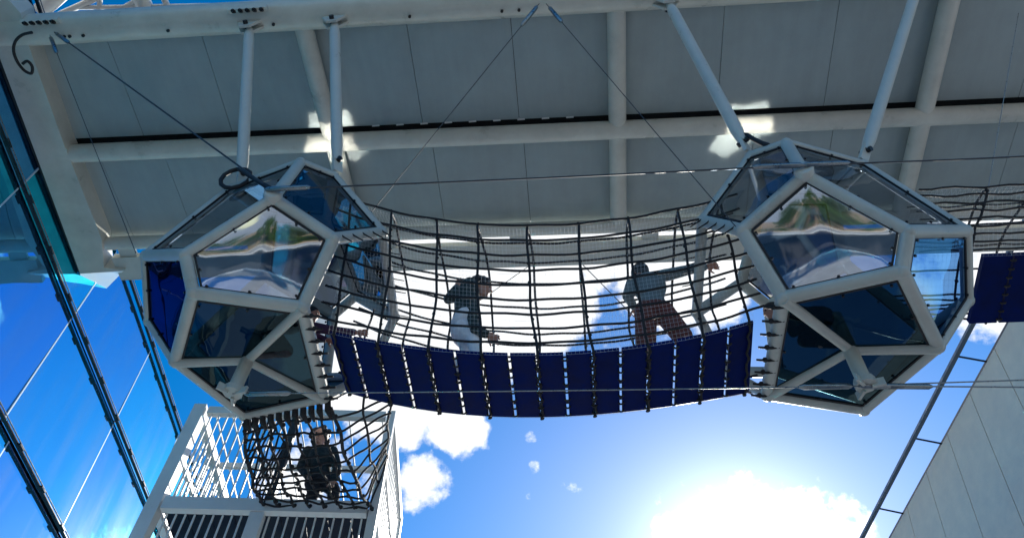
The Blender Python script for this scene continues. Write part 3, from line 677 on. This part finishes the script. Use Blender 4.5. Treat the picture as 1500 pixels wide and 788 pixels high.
for i, u in enumerate((0, .12, .22, .30, .38, .46, .54, .62, .70, .78, .89, 1)):
    one(lambda b: b.tube([wob(net(u, v), .014, v * 9 + i * 2) for v in np.linspace(0, 1, 18)], .017 if u in (.22, .78) else .0125, 7), 'rope', ROPE, tn)
for j, v in enumerate(np.linspace(.06, .97, 11)):
    one(lambda b: b.tube([wob(net(u, v + .02 * math.sin(u * 9 + j)), .014, u * 14 + j) for u in np.linspace(0, 1, 36)], .0115, 6), 'rope', ROPE, tn)
    b = MB(); [b.ball(wob(net(u, v), .01, v * 9), .024, 6, 4) for u in (.22, .3, .38, .46, .54, .62, .7, .78)]; b.build('knot', ROPE, tn, kind='stuff')
b = MB()
for k in range(11):
    p = lerp(PL, PR, (k + .5) / 11); b.tube([p + Vector((0, -.06, .06)), p + Vector((0, 0, -.01)), p + Vector((0, .12, .0))], [.03, .034, .014], 6)
b.build('end_lacing', ROPE, tn, kind='stuff')

# ================================================================ PEOPLE
def loft(b, pts, rads, seg=14):
    """pts centre line, rads (side, depth) half widths; side axis given per point as third"""
    pts = [Vector(p) for p in pts]; n = len(pts); vs = []
    for i, p in enumerate(pts):
        d = (pts[min(i + 1, n - 1)] - pts[max(i - 1, 0)]).normalized()
        w, dp, side = rads[i]; x = Vector(side); x = (x - d * x.dot(d)).normalized(); y = d.cross(x)
        for k in range(seg):
            a = 2 * math.pi * k / seg; vs.append(p + x * math.cos(a) * w + y * math.sin(a) * dp)
    fs = [(i * seg + k, i * seg + (k + 1) % seg, (i + 1) * seg + (k + 1) % seg, (i + 1) * seg + k) for i in range(n - 1) for k in range(seg)]
    fs += [tuple(range(seg))[::-1], tuple(range((n - 1) * seg, n * seg))]
    b.add(vs, fs, 0, True)
def limb(b, pts, rs):
    P = [Vector(p) for p in pts]; q = []; r = []
    for i in range(len(P) - 1):
        for k in range(5): q.append(lerp(P[i], P[i + 1], k / 5)); r.append(rs[i] + (rs[i + 1] - rs[i]) * k / 5)
    q.append(P[-1]); r.append(rs[-1]); b.tube(q, r, 12)
    b.ball(P[0], rs[0], 12, 8); b.ball(P[-1], rs[-1], 12, 8)
    for i in range(1, len(P) - 1): b.ball(P[i], rs[i], 12, 8)
def remeshed(b, name, m, vox, parent, smooth=4):
    o = b.build(name, m)
    md = o.modifiers.new('r', 'REMESH'); md.mode = 'VOXEL'; md.voxel_size = vox; md.use_smooth_shade = True
    s = o.modifiers.new('s', 'SMOOTH'); s.iterations = smooth; s.factor = .5
    dg = bpy.context.evaluated_depsgraph_get(); me = bpy.data.meshes.new_from_object(o.evaluated_get(dg))
    me.name = name; old = o.data; o.modifiers.clear(); o.data = me; bpy.data.meshes.remove(old)
    if not me.materials: me.materials.append(m)
    me.polygons.foreach_set('use_smooth', [True] * len(me.polygons))
    if parent: o.parent = parent; o.matrix_parent_inverse = Matrix.Translation(-world_loc(parent))
    return o
def hand(b, wrist, dirn, palm_n, k=1.0, curl=.3):
    w = Vector(wrist); d = Vector(dirn).normalized(); n = Vector(palm_n); n = (n - d * n.dot(d)).normalized(); s = d.cross(n)
    R = Matrix((s, d, n)).transposed()
    b.ball(w + d * .045 * k, .045 * k, 10, 8, sc=(.85, 1.05, .42), R=R)
    for i, (off, ln) in enumerate(((-.030, .062), (-.010, .072), (.011, .067), (.030, .052))):
        p = w + d * .078 * k + s * off * k; dd = (d + s * off * 6 * .9).normalized(); pts = [p]; ang = 0
        for q in range(3):
            ang += curl * (.5 + .15 * i); e = dd * math.cos(ang) - n * math.sin(ang); pts.append(pts[-1] + e * ln * k * (.45, .32, .23)[q])
        b.tube(pts, [.0095 * k, .009 * k, .008 * k, .006 * k], 7)
    p = w + d * .03 * k + s * -.034 * k; t = (d * .7 - s * .8 - n * .2).normalized()
    b.tube([p, p + t * .03 * k, p + t * .055 * k + d * .008 * k], [.012 * k, .0105 * k, .008 * k], 7)
def head(b, c, face, up, k=1.0):
    f = Vector(face).normalized(); u = Vector(up); u = (u - f * u.dot(f)).normalized(); s = f.cross(u); R = Matrix((s, f, u)).transposed()
    c = Vector(c)
    b.ball(c + u * .012 * k, .098 * k, 18, 14, sc=(.80, .98, 1.04), R=R)                      # skull
    b.ball(c - u * .055 * k + f * .028 * k, .066 * k, 14, 10, sc=(.86, .92, 1.0), R=R)         # jaw
    b.tube([c + f * .085 * k + u * .012 * k, c + f * .112 * k - u * .024 * k, c + f * .09 * k - u * .034 * k], [.009 * k, .015 * k, .011 * k], 7)   # nose
    b.ball(c + f * .088 * k - u * .066 * k, .02 * k, 10, 6, sc=(1.2, .5, .5), R=R)             # lips
    b.ball(c + f * .082 * k - u * .098 * k, .022 * k, 10, 6, R=R)                              # chin
    for q in (-1, 1):
        b.ball(c + s * q * .079 * k - f * .004 * k - u * .014 * k, .026 * k, 8, 6, sc=(.35, .75, 1.2), R=R)   # ears
        b.ball(c + s * q * .034 * k + f * .076 * k + u * .028 * k, .024 * k, 8, 6, sc=(1.2, .6, .5), R=R)     # brows
    return R
def eyes(c, R, k, parent):
    s, f, u = R.col[0], R.col[1], R.col[2]
    for q in (-1, 1):
        one(lambda b: b.ball(Vector(c) + s * q * .031 * k + f * .086 * k + u * .008 * k, .0105 * k, 10, 8), 'eye', HAIR, parent)
def hair_cap(b, c, R, k, drop=.02):
    s, f, u = R.col[0], R.col[1], R.col[2]; c = Vector(c)
    b.ball(c + u * .026 * k - f * .016 * k, .106 * k, 18, 14, sc=(.84, .98, 1.02), R=R)
    b.ball(c - f * .045 * k - u * drop * k, .072 * k, 14, 10, sc=(.9, .6, 1.15), R=R)
def person(label, cols, J, face, up, k=1.0, hair='short', tilt=None, sleeves='long', legs='long', hands=((1, 0, 0), (1, 0, 0)), curl=(.35, .35), lateral=None, group=None):
    """J: world joints. head, neck, shL/shR, elL/elR, wrL/wrR, hipL/hipR, knL/knR, anL/anR"""
    g = {n: Vector(v) for n, v in J.items()}
    t = thing('person', label, 'person', (g['anL'] + g['anR']) / 2, group)
    lat = (g['shR'] - g['shL']).normalized(); hl = (g['hipR'] - g['hipL']).normalized()
    pel = (g['hipL'] + g['hipR']) / 2; che = (g['shL'] + g['shR']) / 2
    ax = (che - pel); sw = (g['shR'] - g['shL']).length / 2; hw = (g['hipR'] - g['hipL']).length / 2
    def torso(b, ex):
        P = [pel - ax.normalized() * .05 * k, pel + ax * .1, pel + ax * .35, pel + ax * .65, pel + ax * .9, che + ax.normalized() * .035 * k]
        mid = (hl + lat).normalized()
        loft(b, P, [(hw * 1.25 + ex, .085 * k + ex, hl), (hw * 1.45 + ex, .105 * k + ex, hl), (hw * 1.25 + ex, .09 * k + ex, mid), (sw * .92 + ex, .105 * k + ex, lat), (sw * .95 + ex, .09 * k + ex, lat), (sw * .5 + ex, .055 * k + ex, lat)], 16)
    b = MB(); torso(b, 0)
    limb(b, [che, g['neck'], g['head'] - (g['head'] - g['neck']) * .25], [.06 * k, .045 * k, .045 * k])
    R = head(b, g['head'], face, up, k)
    for q in 'LR':
        limb(b, [g['sh' + q], g['el' + q], g['wr' + q]], [.047 * k, .036 * k, .024 * k])
        limb(b, [g['hip' + q], g['kn' + q], g['an' + q]], [.078 * k, .052 * k, .034 * k])
        fd = Vector(face); fd.z = 0; fd.normalize(); a = g['an' + q]
        limb(b, [a - fd * .04 * k - Vector((0, 0, .03 * k)), a + fd * .12 * k - Vector((0, 0, .045 * k))], [.035 * k, .026 * k])
    for i, q in enumerate('LR'):
        d = (g['wr' + q] - g['el' + q]).normalized(); hand(b, g['wr' + q], d * 1 + Vector(hands[i]) * .4, Vector((0, .4, 1)), k, curl[i])
    body = remeshed(b, 'body', SKIN, .0065, t, 3)
    eyes(g['head'], R, k, body)
    b = MB(); torso(b, .014)
    for q in 'LR':
        if sleeves == 'long': limb(b, [g['sh' + q], g['el' + q], lerp(g['el' + q], g['wr' + q], .9)], [.066 * k, .052 * k, .04 * k])
        else: limb(b, [g['sh' + q], lerp(g['sh' + q], g['el' + q], .6)], [.062 * k, .058 * k])
    remeshed(b, 'shirt', cols[0], .011, t, 4)
    b = MB()
    loft(b, [pel - ax.normalized() * .09 * k, pel - ax.normalized() * .03 * k, pel + ax * .07], [(hw * 1.3 + .025, .11 * k, hl), (hw * 1.55 + .025, .125 * k, hl), (hw * 1.4 + .02, .115 * k, hl)], 16)
    for q in 'LR':
        if legs == 'long': limb(b, [g['hip' + q] - ax.normalized() * .05 * k, g['kn' + q], lerp(g['kn' + q], g['an' + q], .93)], [.097 * k, .070 * k, .052 * k])
        else: limb(b, [g['hip' + q], lerp(g['hip' + q], g['kn' + q], 1.0)], [.105 * k, .092 * k])
    remeshed(b, 'trousers', cols[1], .011, t, 4)
    b = MB(); hair_cap(b, g['head'], R, k)
    f, u = R.col[1], R.col[2]; hc = g['head']
    if hair == 'long':
        b.tube([hc - f * .06 * k, hc - f * .085 * k - u * .09 * k, hc - f * .07 * k - u * .2 * k], [.075 * k, .06 * k, .025 * k], 10)
    if hair == 'curly':
        for q in range(70):
            v = Vector((random.gauss(0, 1), random.gauss(0, 1) - .5, random.gauss(0, 1) + .25)).normalized(); p = R @ v
            if v.y > .25 and v.z < .8 or v.z < -.65: continue
            b.ball(hc + u * .02 * k - f * .01 * k + p * .105 * k, .034 * k, 7, 5)
    remeshed(b, 'hair', HAIR, .008, t, 1)
    for q in 'LR':
        b = MB(); fd = Vector(face); fd.z = 0; fd.normalize(); a = g['an' + q]
        limb(b, [a - fd * .045 * k - Vector((0, 0, .03 * k)), a + fd * .125 * k - Vector((0, 0, .045 * k))], [.044 * k, .034 * k])
        remeshed(b, 'shoe', cols[2], .009, t, 3)
    return t
BL = cloth('white_trousers', (.75, .75, .78)); GRN = cloth('dark_green_top', (.016, .032, .032)); GREY = cloth('grey_shirt', (.14, .175, .18)); RUST = cloth('rust_shorts', (.14, .035, .025))
TEALC = cloth('dark_teal_top', (.006, .016, .018)); BLK = cloth('black_trousers', (.015, .016, .02)); SHOE = cloth('dark_shoes', (.03, .03, .035)); PURP = cloth('purple_sleeve', (.05, .02, .06))
def fl(x, y): return lerp(nb(x), fb(x), (y - 3.95) / .7).z + .05
# woman stepping to the right in profile
Yw = 4.18
def w(px, py, dy=0): return at_y(px, py, Yw + dy)
hipc = w(681, 474)
xg = hipc.x
person('person in dark green top and pale trousers leaning forward on the net bridge', (GRN, BL, SHOE),
       dict(head=w(705, 424), neck=w(694, 430), shL=w(686, 429, .13), shR=w(686, 431, -.13), elL=w(657, 438, .18), wrL=w(670, 420, .22),
            elR=w(697, 482, -.16), wrR=w(713, 490, -.14), hipL=w(681, 477, .075), hipR=w(680, 478, -.075),
            knL=Vector((xg + .04, Yw + .09, fl(xg, Yw) + .33)), knR=Vector((xg + .10, Yw - .08, fl(xg, Yw) + .33)),
            anL=Vector((xg - .12, Yw + .09, fl(xg, Yw) + .07)), anR=Vector((xg + .14, Yw - .08, fl(xg, Yw) + .07))),
       (1, -.1, -.35), (.3, 0, 1), 1.04, 'curly', hands=((0, 0, 1), (.6, 0, -.3)), curl=(.9, .25))
Ym = 4.2
def q(px, py, dy=0): return at_y(px, py, Ym + dy)
hm = q(957, 452); xm = hm.x
person('person in grey shirt and rust shorts seen from behind, reaching for the right pod', (GREY, RUST, SHOE),
       dict(head=q(938, 402, .12), neck=q(942, 407, .08), shL=q(927, 414, .02), shR=q(972, 404, .0), elL=q(919, 434, .05), wrL=q(929, 450, .2),
            elR=q(1006, 396, -.02), wrR=q(1034, 391, -.04), hipL=q(946, 455), hipR=q(971, 456),
            knL=Vector((q(946, 500).x, Ym + .03, q(946, 500).z)), knR=Vector((q(1000, 490).x, Ym + .02, q(1000, 490).z)),
            anL=Vector((q(946, 500).x, Ym - .02, fl(q(946, 500).x, Ym) + .07)), anR=Vector((q(1004, 490).x + .03, Ym - .03, fl(q(1000, 490).x, Ym) + .07))),
       (-.35, .85, -.35), (-.1, .1, 1), 1.0, 'short', sleeves='long', legs='short', hands=((0, .3, -.3), (1, 0, 0)), curl=(.6, .8))
Yt = TP(TW * .75, .22, 0).y
def r3(px, py, dy=0): return at_y(px, py, Yt + dy)
gx = r3(467, 742).x
person('person in dark teal top standing in the tower behind the tunnel net', (TEALC, BLK, SHOE),
       dict(head=r3(469, 640), neck=r3(469, 653), shL=r3(451, 661), shR=r3(487, 661), elL=r3(441, 684, -.05), wrL=r3(452, 699, -.16), elR=r3(494, 685, -.03), wrR=r3(488, 704, -.16),
            hipL=r3(459, 702), hipR=r3(479, 702), knL=Vector((gx - .1, Yt - .02, ZF + .43)), knR=Vector((gx + .14, Yt - .02, ZF + .43)),
            anL=Vector((gx - .13, Yt, ZF + .15)), anR=Vector((gx + .17, Yt, ZF + .15))),
       (.15, -1, -.25), (0, 0, 1), 1.1, 'curly', hands=((.3, -.3, 0), (-.3, -.3, 0)))
# crouched in the left pod, one arm out along the boards
Yp = 4.25
def s1(px, py, dy=0): return at_y(px, py, Yp + dy)
person('person crouching inside the left pod with one bare hand stretched onto the bridge', (PURP, BLK, SHOE),
       dict(head=s1(455, 462, .05), neck=s1(444, 466, .05), shL=s1(436, 466, .18), shR=s1(440, 476, -.12), elL=s1(455, 490, .2), wrL=s1(478, 498, .2), elR=s1(487, 484, -.06), wrR=s1(522, 487, -.08),
            hipL=s1(398, 478, .14), hipR=s1(398, 480, -.14), knL=s1(420, 512, .16), knR=s1(420, 514, -.14), anL=s1(385, 515, .16), anR=s1(385, 517, -.14)),
       (1, 0, -.2), (0, 0, 1), .86, 'short', hands=((1, 0, 0), (1, 0, .1)), curl=(.3, .12))
Yq = 4.2
def s2(px, py, dy=0): return at_y(px + 20, py + 5, Yq + dy + .1)
person('person crouching inside the right pod, face just showing at its opening', (BLK, BLK, SHOE),
       dict(head=s2(1112, 452), neck=s2(1124, 458), shL=s2(1134, 460, -.14), shR=s2(1134, 456, .14), elL=s2(1142, 482, -.18), wrL=s2(1166, 470, -.16), elR=s2(1142, 478, .18), wrR=s2(1166, 466, .18),
            hipL=s2(1180, 462, -.12), hipR=s2(1180, 458, .12), knL=s2(1158, 494, -.14), knR=s2(1158, 490, .14), anL=s2(1196, 496, -.14), anR=s2(1196, 492, .14)),
       (-1, -.1, -.2), (0, 0, 1), .84, 'short', hands=((-1, 0, 0), (-1, 0, 0)))

# ================================================================ garden behind, seen in the mirrored panels
def tree(x, y, h, label, lm, n=1700):
    t = thing('broadleaf_tree', label, 'tree', (x, y, 0), 'trees across the road, seen only in the mirrored panels')
    b = MB(); b.tube([(x, y, 0), (x + .05, y, h * .25), (x - .05, y + .05, h * .55)], [.16, .12, .06], 8)
    for k in range(6):
        a = k * 1.05; b.tube([(x, y, h * (.25 + .04 * k)), (x + math.cos(a) * h * .2, y + math.sin(a) * h * .2, h * (.5 + .05 * k)), (x + math.cos(a) * h * .3, y + math.sin(a) * h * .3, h * (.62 + .05 * k))], [.06, .04, .015], 6)
    b.build('trunk', BARK, t)
    b = MB(); cl_ = [(random.gauss(0, .17) * h, random.gauss(0, .17) * h, h * random.uniform(.42, .95)) for _ in range(16)]
    for k in range(n):
        c = random.choice(cl_); p = Vector((x + c[0] + random.gauss(0, .07) * h, y + c[1] + random.gauss(0, .07) * h, c[2] + random.gauss(0, .05) * h))
        s = random.uniform(.14, .3); d = Vector((random.gauss(0, 1), random.gauss(0, 1), random.gauss(0, 1))).normalized(); e = d.orthogonal().normalized()
        b.add([p - d * s, p + e * s * .45, p + d * s, p - e * s * .45], [(0, 1, 2, 3)], random.choice((0, 0, 1, 1, 2)))
    b.build('crown', LEAFS, t)
for i, (x, y, h, lb) in enumerate(((-4.5, -21, 4.8, 'small green tree left of centre across the road'), (-1.5, -22, 5.7, 'tallest green tree straight across the road'), (1.2, -20.8, 3.9, 'low green tree nearest the kerb'), (3.6, -22.5, 5.1, 'green tree right of centre across the road'), (7, -21.5, 4.5, 'outermost green tree at the right across the road'), (-8, -23, 5.4, 'outermost green tree at the left across the road'))):
    tree(x, y, h, lb, None)

b = MB(); cl_ = [(random.uniform(-13, 13), random.uniform(-33, -20.5), random.uniform(.5, 2.4)) for _ in range(42)]
for k in range(9000):
    c = random.choice(cl_); r = c[2] * .55; p = Vector((c[0] + random.gauss(0, r), c[1] + random.gauss(0, r), abs(random.gauss(0, c[2] * .45)) + .1))
    q = random.uniform(.1, .26); d = Vector((random.gauss(0, 1), random.gauss(0, 1), random.gauss(0, 1))).normalized(); e = d.orthogonal().normalized()
    b.add([p - d * q, p + e * q * .45, p + d * q, p - e * q * .45], [(0, 1, 2, 3)], random.choice((0, 0, 1, 1, 2)))
tag(b.build('shrub_bed', LEAFS, kind='stuff'), 'green shrubs growing on the sand across the road, seen in the mirrored panels', 'shrubs')
